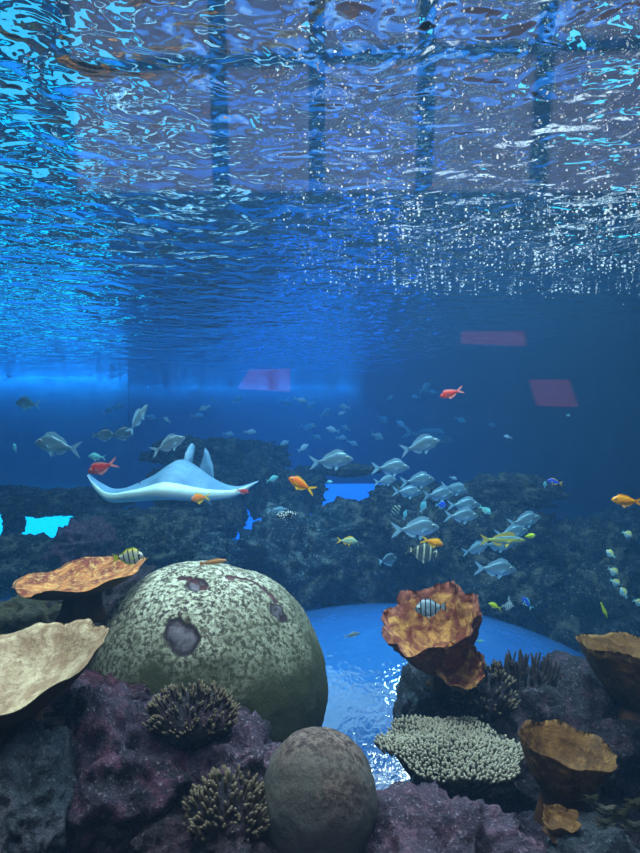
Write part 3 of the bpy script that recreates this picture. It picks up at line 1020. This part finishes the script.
# ------------------------------------------------------------------ fish
def fish_mesh(prof, fork=0.5, tail=0.2, tail_h=0.32, dorsal=(0.25, 0.8, 0.10), anal=(0.6, 0.82, 0.08), fat=0.42, pec=0.14, streamer=0.0, round_tail=False):
    """Unit long fish along +x, nose at +0.5: one mesh with body, tail, back, belly and side fins.
    prof: list of (t, top, bottom), t=0 nose .. 1 tail root, heights in body lengths. Slot 0 body, slot 1 fins."""
    bm = bmesh.new()
    NS, NR = 22, 16
    L = 1.0 - tail

    def ev(t):
        for (t0, a0, b0), (t1, a1, b1) in zip(prof, prof[1:]):
            if t <= t1:
                u = (t - t0) / (t1 - t0)
                u = u * u * (3 - 2 * u)
                return a0 + (a1 - a0) * u, b0 + (b1 - b0) * u
        return prof[-1][1], prof[-1][2]
    hmax = max(a + b for _, a, b in prof)
    rings = []
    for i in range(NS + 1):
        t = i / NS
        t = t ** 1.25
        a, b = ev(t)
        x = 0.5 - L * t
        zc, hh = (a - b) / 2, (a + b) / 2
        wid = fat * hmax * 0.5 * math.sin(min(1, t * 1.7 + 0.12) * math.pi / 2) * (1 - 0.86 * t ** 1.6)
        wid = min(wid, hh * 0.98)
        row = []
        for k in range(NR):
            th = 2 * math.pi * k / NR
            row.append(bm.verts.new((x, wid * math.sin(th), zc + hh * math.cos(th))))
        rings.append(row)
    for i in range(NS):
        for k in range(NR):
            bm.faces.new((rings[i][k], rings[i + 1][k], rings[i + 1][(k + 1) % NR], rings[i][(k + 1) % NR]))
    nose = bm.verts.new((0.506, 0, (prof[0][1] - prof[0][2]) / 2))
    for k in range(NR):
        bm.faces.new((rings[0][(k + 1) % NR], nose, rings[0][k]))
    bm.faces.new(rings[-1][::-1])

    def fin(pts, y=0.0, th=0.006):
        """thin fin between two sides from an outline in (x, z) or a list of 3-D points"""
        P3 = [Vector(p) if len(p) == 3 else Vector((p[0], y, p[1])) for p in pts]
        n = (P3[1] - P3[0]).cross(P3[-1] - P3[0])
        n = n.normalized() if n.length > 1e-9 else Vector((0, 1, 0))
        A = [bm.verts.new(p + n * th / 2) for p in P3]
        B = [bm.verts.new(p - n * th / 2) for p in P3]
        fs = [bm.faces.new(A), bm.faces.new(B[::-1])]
        for i in range(len(A)):
            fs.append(bm.faces.new((A[i], B[i], B[(i + 1) % len(A)], A[(i + 1) % len(A)])))
        for f in fs:
            f.material_index = 1
    xr = 0.5 - L
    a, b = ev(1.0)
    zc = (a - b) / 2
    if round_tail:
        pts = [(xr + 0.03, zc + a * 0.9)] + [(xr - tail * math.cos(q) * 0.95, zc + tail_h / 2 * math.sin(q)) for q in (1.2, 0.8, 0.4, 0, -0.4, -0.8, -1.2)] + [(xr + 0.03, zc - b * 0.9)]
        fin(pts)
    else:
        fin([(xr + 0.03, zc + a * 0.9), (xr - tail * 0.45, zc + tail_h * 0.32), (-0.5, zc + tail_h / 2), (-0.5 + tail * 0.25, zc + tail_h * 0.26), (-0.5 + tail * fork, zc)], 0)
        fin([(xr + 0.03, zc - b * 0.9), (xr + 0.03, zc + a * 0.5), (-0.5 + tail * fork, zc), (-0.5 + tail * 0.25, zc - tail_h * 0.26), (-0.5, zc - tail_h / 2), (xr - tail * 0.45, zc - tail_h * 0.32)][::-1], 0)

    def strip(t0, t1, h, sign):
        top, bot = [], []
        for i in range(9):
            u = i / 8
            t = t0 + (t1 - t0) * u
            a, b = ev(t)
            x = 0.5 - L * t
            base = (a if sign > 0 else -b) * 0.93
            hh = h * (math.sin(math.pi * min(1, 0.12 + u * 0.88)) ** 0.6 if u < 0.97 else 0.15) * (1 - 0.45 * u)
            if streamer and sign > 0:
                hh += streamer * math.exp(-((u - 0.25) / 0.12) ** 2)
            bot.append((x, base))
            top.append((x - 0.05 * u - (0.35 * streamer if streamer and 0.1 < u < 0.5 else 0), base + sign * hh))
        for i in range(8):
            fin([bot[i], top[i], top[i + 1], bot[i + 1]])
    if dorsal:
        strip(*dorsal, 1)
    if anal:
        strip(*anal, -1)
    if pec:
        for sg in (1, -1):
            w = fat * hmax * 0.5
            x0 = 0.5 - L * 0.32
            fin([(x0, sg * w * 0.9, -0.02), (x0 - pec * 0.5, sg * (w + pec * 0.35), 0.0), (x0 - pec, sg * (w + pec * 0.45), -0.05), (x0 - pec * 0.6, sg * (w + pec * 0.15), -0.07), (x0 - 0.01, sg * w * 0.85, -0.05)])
        a, b = ev(0.42)
        x0 = 0.5 - L * 0.40
        for sg in (1, -1):
            fin([(x0, sg * 0.02, -b * 0.92), (x0 - pec * 0.7, sg * 0.05, -b - pec * 0.55), (x0 - pec * 0.75, sg * 0.03, -b * 0.95)])
    return bm, ev, L, hmax


PROF = {
    'bream': dict(prof=[(0, .025, .025), (.08, .085, .06), (.25, .165, .125), (.42, .185, .15), (.65, .13, .115), (.88, .05, .05), (1, .03, .03)], tail=.2, tail_h=.34, fork=.62),
    'slim': dict(prof=[(0, .02, .02), (.1, .06, .05), (.35, .1, .09), (.65, .075, .07), (.9, .035, .035), (1, .028, .028)], tail=.17, tail_h=.26, fork=.6),
    'anthias': dict(prof=[(0, .025, .025), (.1, .10, .085), (.32, .165, .155), (.6, .13, .12), (.88, .06, .055), (1, .05, .045)], tail=.26, tail_h=.36, fork=.75, dorsal=(.22, .85, .075), anal=(.55, .85, .09), pec=.17),
    'deep': dict(prof=[(0, .03, .03), (.1, .13, .11), (.35, .27, .25), (.62, .24, .22), (.88, .09, .08), (1, .045, .045)], tail=.19, tail_h=.3, fork=.3, dorsal=(.18, .9, .07), anal=(.5, .9, .07), fat=.3),
    'wrasse': dict(prof=[(0, .02, .02), (.15, .06, .055), (.4, .085, .08), (.75, .06, .06), (1, .035, .035)], tail=.14, tail_h=.16, round_tail=True, dorsal=(.2, .9, .04), anal=(.5, .9, .035), fat=.7, pec=.1),
    'box': dict(prof=[(0, .05, .05), (.1, .14, .13), (.35, .2, .19), (.7, .18, .17), (.92, .07, .06), (1, .04, .04)], tail=.17, tail_h=.18, round_tail=True, dorsal=(.7, .9, .08), anal=(.72, .9, .07), fat=.8, pec=.12),
    'idol': dict(prof=[(0, .02, .02), (.12, .09, .07), (.35, .27, .24), (.6, .27, .26), (.88, .1, .1), (1, .045, .045)], tail=.16, tail_h=.26, fork=.3, dorsal=(.2, .85, .12), anal=(.5, .85, .12), fat=.26, streamer=.5),
}
proto = {}


def get_fish(shape, mat, fin):
    key = (shape, mat, fin)
    if key not in proto:
        bm, ev, L, hmax = fish_mesh(**PROF[shape])
        bmesh.ops.recalc_face_normals(bm, faces=bm.faces)
        me = bpy.data.meshes.new('fish')
        bm.to_mesh(me)
        bm.free()
        me.materials.append(M[mat])
        me.materials.append(M[fin])
        for p in me.polygons:
            p.use_smooth = p.material_index == 0
        em = bpy.data.meshes.get('eye_ball')
        if em is None:
            b2 = bmesh.new()
            bmesh.ops.create_uvsphere(b2, u_segments=12, v_segments=8, radius=1.0)
            for f in b2.faces:
                f.material_index = 1 if f.calc_center_median().z > 0.55 else 0
                f.smooth = True
            em = bpy.data.meshes.new('eye_ball')
            b2.to_mesh(em)
            b2.free()
            em.materials.append(M['eye_white'])
            em.materials.append(M['eye_black'])
        a, b = ev(0.16)
        fat = PROF[shape].get('fat', .42)
        w = min(fat * hmax * 0.5 * math.sin(min(1, .16 * 1.7 + .12) * math.pi / 2) * 0.96, (a + b) / 2)
        proto[key] = (me, em, Vector((0.5 - L * 0.16, w * 0.93, (a - b) / 2 + 0.3 * (a + b) / 2)), 0.16 * (a + b))
    return proto[key]


def fish(name, shape, mat, fin, px, py, d, lpx, label, left=False, tilt=0, yaw=0, roll=0, group=None, eyes=True, cat='fish'):
    """tilt: degrees the head points up in the picture; yaw: degrees the head turns away from the viewer."""
    me, em, ep, er = get_fish(shape, mat, fin)
    o = bpy.data.objects.new(name, me)
    COL.objects.link(o)
    L = S(lpx, d) / max(0.35, math.cos(R(yaw)))
    o.location = P(px, py, d)
    o.scale = (L, L, L)
    rz = R(180 - yaw) if left else R(yaw)
    o.rotation_euler = (Matrix.Rotation(rz, 4, 'Z') @ Matrix.Rotation(-R(tilt), 4, 'Y') @ Matrix.Rotation(R(roll), 4, 'X')).to_euler()
    tag(o, label, cat, group)
    if eyes:
        for sg in (1, -1):
            e = bpy.data.objects.new('eye', em)
            COL.objects.link(e)
            e.parent = o
            e.location = (ep.x, sg * ep.y, ep.z)
            e.scale = (er, er, er * 0.6)
            e.rotation_euler = (-sg * math.pi / 2, 0, 0)
    return o


SB = ('silver_bream', 'bream', 'f_silver', 'f_silver_fin')
G1 = 'silver bream school'
for px, py, d, L, lab, left, tilt, yaw in [
    (331, 461, 4.6, 44, 'silver bream alone at centre, above the thin ledge', False, 4, 10),
    (58, 446, 4.4, 51, 'silver bream swimming left near the left edge', True, 8, 12),
    (420, 446, 4.6, 42, 'silver bream topmost of the school, head right', False, 14, 8),
    (390, 468, 4.9, 39, 'silver bream second from the top of the school', False, 0, 12),
    (385, 481, 5.2, 24, 'small silver bream at the left end of the school', False, 6, 18),
    (417, 481, 5.0, 36, 'silver bream below the second one, in the upper school row', False, 4, 10),
    (407, 492, 5.2, 31, 'silver bream under the small leftmost school fish', False, -4, 14),
    (438, 495, 5.1, 34, 'silver bream in the middle of the school, head right', False, 0, 20),
    (454, 489, 5.4, 30, 'silver bream behind the middle of the school, tail up', False, -12, 15),
    (463, 505, 5.2, 34, 'silver bream upper one of the overlapping pair beside the cyan fish', False, 0, 8),
    (461, 516, 4.7, 36, 'silver bream lower and larger one of the overlapping pair', False, -2, 14),
    (415, 529, 4.4, 49, 'large silver bream just above the small orange fish', False, 2, 6),
    (524, 521, 4.7, 36, 'silver bream at the right end of the school, above the lime fish', False, 10, 10),
    (511, 533, 4.9, 36, 'silver bream just below the rightmost one, overlapping the yellow lined fish', False, 6, 10),
    (497, 545, 5.1, 34, 'silver bream lower neighbour of the yellow lined fish', False, -4, 14),
    (475, 549, 5.0, 28, 'silver bream left below the yellow lined fish, head right', False, 14, 10),
    (495, 569, 4.3, 43, 'lowest silver bream of the school, above the dome rim', False, -4, 6),
    (168, 445, 4.0, 34, 'silver bream swimming over the fins of the ray', False, 24, 20),
    (138, 419, 4.8, 32, 'pale bream climbing steeply above the ray', False, 58, 20),
    (28, 404, 6.6, 30, 'faint bream high at the left edge below the waterline', True, 4, 20),
]:
    if px == 138:
        fish('silver_bream', 'slim', 'f_silver', 'f_silver_fin', px, py, d, L, lab, left, tilt, yaw, group=G1)
    else:
        fish(*SB, px, py, d, L, lab, left, tilt, yaw, group=G1)

fish('slim_fish', 'slim', 'f_silver', 'f_silver_fin', 428, 436, 9.0, 54, 'faint long slim fish above the topmost school bream', False, -10, 10)
fish('slim_fish', 'slim', 'f_silver', 'f_silver_fin', 277, 510, 4.8, 20, 'slim pale little fish beside the white spotted boxfish', False, 4, 10)
fish('dark_fish', 'deep', 'f_dark', 'f_dark', 103, 435, 5.6, 20, 'dark shadowy fish left of the climbing bream', False, 0, 25)
fish('dark_fish', 'deep', 'f_dark', 'f_dark', 121, 434, 5.6, 22, 'dark shadowy fish just under the climbing bream', False, 8, 25)
fish('reef_fish', 'bream', 'f_cyan', 'f_cyan', 97, 457, 4.0, 19, 'small bright blue fish above the red fish at left', True, 2, 10)
fish('reef_fish', 'deep', 'f_cyan', 'f_silver_fin', 15, 448, 5.2, 9, 'tiny cyan fish left of the lone left swimming bream', True, 60, 30)

fish('anthias', 'anthias', 'f_red', 'f_pink_fin', 452, 393, 3.0, 24, 'red fish alone in the open blue water, upper right', True, -18, 10)
fish('anthias', 'anthias', 'f_red', 'f_pink_fin', 103, 467, 3.4, 33, 'red fish swimming left above the ray wing', True, -18, 8)
fish('anthias', 'anthias', 'f_orange', 'f_yellow_fin', 302, 485, 2.6, 30, 'orange fish with a yellow tail, left of centre', True, 26, 8)
fish('anthias', 'anthias', 'f_gold', 'f_yellow_fin', 432, 542, 2.9, 24, 'orange fish over the cream barred fish in the school', False, -16, 10)
fish('anthias', 'anthias', 'f_gold', 'f_gold', 628, 501, 2.5, 31, 'golden orange fish cut by the right edge', True, 4, 8)
fish('anthias', 'anthias', 'f_orange', 'f_yellow_fin', 201, 498, 3.6, 15, 'orange fish facing forward before the right wing of the ray', True, 0, -55)
fish('anthias', 'anthias', 'f_red', 'f_pink_fin', 242, 491, 3.8, 14, 'small red fish at the right wing tip of the ray', False, -12, 10)
fish('convict_tang', 'deep', 'f_convict', 'f_lime', 128, 557, 2.05, 30, 'black barred pale yellow fish over the rust plate coral', False, 4, 6)
fish('convict_tang', 'deep', 'f_blueband', 'f_blueband', 431, 608, 2.0, 32, 'black barred pale blue fish in front of the orange cup coral', True, -8, 6)
fish('barred_fish', 'deep', 'f_cream', 'f_cream', 422, 552, 3.6, 34, 'dark fish with cream bars under the small orange fish', False, -12, 8)
fish('barred_fish', 'deep', 'f_cream', 'f_cream', 395, 511, 5.0, 15, 'small striped fish left of the large school bream', False, 40, 15)
fish('reef_fish', 'bream', 'f_cyan', 'f_silver_fin', 405, 515, 5.0, 10, 'tiny pale fish beside the small striped fish', False, 70, 20)
fish('ghost_fish', 'deep', 'f_dark', 'f_silver_fin', 388, 560, 5.0, 20, 'dim fish with a pale tail left of the orange cup coral', False, 6, 20)
fish('boxfish', 'box', 'f_spot', 'f_spot', 287, 515, 3.6, 22, 'dark boxfish covered in white spots', True, -12, 8)
fish('lime_fish', 'box', 'f_lime', 'f_lime', 530, 536, 3.6, 12, 'lime yellow fish at the head of the yellow lined fish', False, 0, 20)
fish('lime_fish', 'bream', 'f_lime', 'f_lime', 495, 606, 3.2, 13, 'lime yellow fish right beside the orange cup coral', True, 22, 10)
fish('wrasse', 'wrasse', 'f_lime', 'f_lime', 604, 610, 3.0, 18, 'slim yellow green fish diving above the brown plate coral', False, -66, 10)
fish('lined_fish', 'slim', 'f_streak', 'f_yellow_fin', 502, 540, 4.5, 46, 'long fish with a yellow stripe in the lower right of the school', False, -2, 6)
fish('reef_fish', 'bream', 'f_cyan', 'f_cyan', 485, 510, 3.6, 16, 'bright cyan fish touching the overlapping school pair', False, -34, 8)
fish('reef_fish', 'bream', 'f_green', 'f_yellow_fin', 347, 541, 3.4, 21, 'pale green fish alone above the dome rim at centre', False, -6, 8)
fish('blue_tang', 'bream', 'f_blue', 'f_yellow_fin', 555, 482, 4.0, 15, 'vivid blue fish alone at right over the slab', True, 12, 10)
fish('reef_fish', 'deep', 'f_cyan', 'f_silver_fin', 545, 485, 4.4, 7, 'tiny pale fish next to the vivid blue fish', False, 80, 20)
fish('reef_fish', 'bream', 'f_cyan', 'f_cyan', 272, 479, 4.4, 13, 'small cyan fish left of the orange fish at centre', False, 20, 10)
fish('reef_fish', 'box', 'f_cyan', 'f_cyan', 329, 482, 4.4, 7, 'tiny bright cyan fish under the centre bream', False, 0, 10)
fish('blue_tang', 'deep', 'f_blue', 'f_cyan', 441, 505, 5.0, 12, 'small blue fish inside the bream school', False, -6, 20)
fish('reef_fish', 'deep', 'f_cyan', 'f_silver_fin', 423, 507, 5.0, 12, 'small pale blue fish under the middle of the school', False, 64, 20)
fish('reef_fish', 'deep', 'f_cyan', 'f_cyan', 568, 415, 5.0, 5, 'tiny cyan fish under the mirrored right red board', False, 0, 20)
fish('moorish_idol', 'idol', 'f_blueband', 'f_silver_fin', 508, 606, 3.2, 13, 'white fish with black bands and a long trailing back streamer', False, -4, 8)
fish('blue_tang', 'bream', 'f_blue', 'f_cyan', 527, 603, 3.2, 15, 'blue fish diving near the streamer fish', True, 48, 10)
for px, py, L, tilt, lab in [
    (627, 534, 13, -24, 'topmost yellow backed blue fish of the column below the golden fish'),
    (611, 554, 11, 40, 'pale yellow blue fish, second from the top of the right column'),
    (613, 571, 14, -30, 'yellow blue fish in the middle of the right column'),
    (615, 582, 13, -26, 'yellow blue fish fourth from the top of the right column'),
    (624, 593, 12, 60, 'yellow blue fish tilted upright, fifth of the right column'),
    (638, 602, 13, -22, 'lowest yellow blue fish, cut by the right edge')]:
    fish('damselfish', 'deep', 'f_bicolor', 'f_cyan', px, py, 3.2, L, lab, tilt > 30, tilt, 12, group='yellow and blue damselfish column')
fish('slim_fish', 'slim', 'f_cyan', 'f_cyan', 479, 641, 2.9, 11, 'slim pale blue fish over the dome, right of the cup coral', False, -4, 10)
fish('slim_fish', 'slim', 'f_silver', 'f_silver_fin', 352, 635, 2.75, 17, 'pale slim fish over the dome beside the large boulder coral', False, 8, 10)
fish('barred_fish', 'deep', 'f_convict', 'f_silver_fin', 424, 677, 2.62, 19, 'faint barred fish over the dome left of the steep slate rock', False, -6, 8)
fish('slim_fish', 'slim', 'f_silver', 'f_silver_fin', 406, 655, 2.7, 11, 'small pale fish climbing over the dome under the cup coral', False, 66, 20)
fish('blenny', 'wrasse', 'f_blenny', 'f_blenny', 213, 562, 2.2, 27, 'small brown fish resting on top of the large boulder coral', False, 6, 8)

for i, (px, py) in enumerate([
        (285, 402), (300, 400), (313, 404), (345, 407), (342, 413), (325, 413), (306, 427), (312, 425), (333, 430), (346, 428), (316, 437),
        (341, 438), (352, 443), (283, 444), (303, 448), (376, 437), (228, 434), (243, 446), (205, 408), (197, 416), (237, 400), (250, 432),
        (214, 400), (382, 419), (402, 425), (377, 436), (434, 392), (460, 420), (453, 478), (491, 425), (416, 397), (508, 437), (167, 420),
        (150, 417), (117, 407), (109, 411), (425, 388), (390, 398)]):
    r_ = random.Random(i)
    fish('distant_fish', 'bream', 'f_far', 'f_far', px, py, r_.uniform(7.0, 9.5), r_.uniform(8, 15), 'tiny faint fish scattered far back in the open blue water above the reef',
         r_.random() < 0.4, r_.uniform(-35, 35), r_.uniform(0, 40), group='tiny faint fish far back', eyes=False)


# ------------------------------------------------------------------ the ray
def make_ray():
    d = 4.2
    base = P(165, 494, d)
    u = S(1, d)                                   # one image pixel at this distance, in metres
    bm = bmesh.new()
    NSP, NC = 72, 24

    def lerp(tab, s):
        n = len(tab)

        def sl(i):
            j, k = max(0, i - 1), min(n - 1, i + 1)
            return (tab[k][1] - tab[j][1]) / (tab[k][0] - tab[j][0])
        for i in range(n - 1):
            (a, va), (b, vb) = tab[i], tab[i + 1]
            if s <= b + 1e-9:
                h = b - a
                q = (s - a) / h
                return ((2 * q ** 3 - 3 * q * q + 1) * va + (q ** 3 - 2 * q * q + q) * h * sl(i)
                        + (3 * q * q - 2 * q ** 3) * vb + (q ** 3 - q * q) * h * sl(i + 1))
        return tab[-1][1]
    xs = [(-1, -97), (-.88, -86), (-.6, -56), (0, 0), (.6, 48), (.88, 74), (1, 88)]
    zc = [(-1, 15), (-.9, 7), (-.72, -3), (-.4, 0), (0, 4), (.5, 0), (.8, 0), (1, 8)]     # front edge height
    up = [(-1, 0.6), (-.75, 2), (-.55, 5), (-.28, 13.5), (-.1, 23), (0, 27), (.1, 25), (.3, 17), (.5, 9), (.75, 3), (1, 0.6)]
    dn = [(-1, 0.6), (-.85, 8), (-.5, 10), (0, 11), (.5, 10), (.85, 6), (1, 0.6)]
    ch = [(-1, 8), (-.7, 40), (-.4, 80), (0, 120), (.4, 80), (.7, 40), (1, 8)]
    fr = [(-1, 50), (-.6, 22), (-.25, -2), (0, -12), (.25, -2), (.6, 22), (1, 50)]       # front edge offset in depth
    T, B = [], []
    for i in range(NSP + 1):
        s = -1 + 2 * i / NSP
        x, z, a, b, c, f = (lerp(t_, s) for t_ in (xs, zc, up, dn, ch, fr))
        rt, rb = [], []
        for j in range(NC + 1):
            q = j / NC
            yy = f + c * q
            ht = a * (math.sin(math.pi * min(1, q ** 0.75 * 0.72)) ** 1.15) * (1 if q < .8 else 1 - (q - .8) / .2 * 0.9) if q else 0
            hb = b * math.sin(math.pi * q ** 0.45) ** 0.9 if 0 < q < 1 else 0
            rt.append(bm.verts.new((x * u, yy * u, (z + ht) * u)))
            rb.append(rt[-1] if j in (0, NC) else bm.verts.new((x * u, yy * u, (z - hb) * u)))
        T.append(rt)
        B.append(rb)
    for i in range(NSP):
        for j in range(NC):
            bm.faces.new((T[i][j], T[i + 1][j], T[i + 1][j + 1], T[i][j + 1])).material_index = 1 if j < 2 else 0
            bm.faces.new((B[i][j], B[i][j + 1], B[i + 1][j + 1], B[i + 1][j])).material_index = 1
    for row in (0, NSP):
        for j in range(1, NC):
            q = [T[row][j], B[row][j]]
        ring = [T[row][j] for j in range(NC + 1)] + [B[row][j] for j in range(NC - 1, 0, -1)]
        bm.faces.new(ring)

    def blade(pts, th, mi=0):
        A = [bm.verts.new((Vector(p) + Vector((0, 0, 0))) * u) for p in pts]
        n = (A[1].co - A[0].co).cross(A[-1].co - A[0].co).normalized() * th * u
        for v in A:
            v.co += n / 2
        Bv = [bm.verts.new(v.co - n) for v in A]
        fs = [bm.faces.new(A), bm.faces.new(Bv[::-1])]
        for k in range(len(A)):
            fs.append(bm.faces.new((A[k], Bv[k], Bv[(k + 1) % len(A)], A[(k + 1) % len(A)])))
        for f in fs:
            f.material_index = mi
    # first back fin, nearly edge on; second back fin turned sideways; tail behind
    blade([(2, 62, 16), (6, 92, 16), (9, 98, 44), (7, 94, 48), (3, 84, 38)], 2.5)
    blade([(-3, 50, 16), (3, 78, 16), (5, 86, 28), (3.5, 82, 31), (0, 66, 26)], 2.5)
    blade([(19, 84, 4), (34, 88, 0), (32, 92, 22), (27, 94, 37), (22.5, 94, 43), (21.5, 92, 36), (18, 88, 20)], 2)
    # pelvic fins
    blade([(30, 40, -6), (36, 30, -10), (41, 34, -16), (36, 44, -10)], 2, 1)
    bmesh.ops.recalc_face_normals(bm, faces=bm.faces)
    o = finish('ray', bm, [M['ray_back'], M['ray_belly']], loc=base)
    tag(o, 'large pale winged ray with upturned wing tips gliding over the reef', 'ray')
    for x in (-33, 31):
        b2 = bmesh.new()
        bmesh.ops.create_uvsphere(b2, u_segments=12, v_segments=8, radius=0.9 * u)
        finish('eye', b2, M['eye_black'], o, loc=(x * u, 26 * u, 9 * u))
    return o


make_ray()
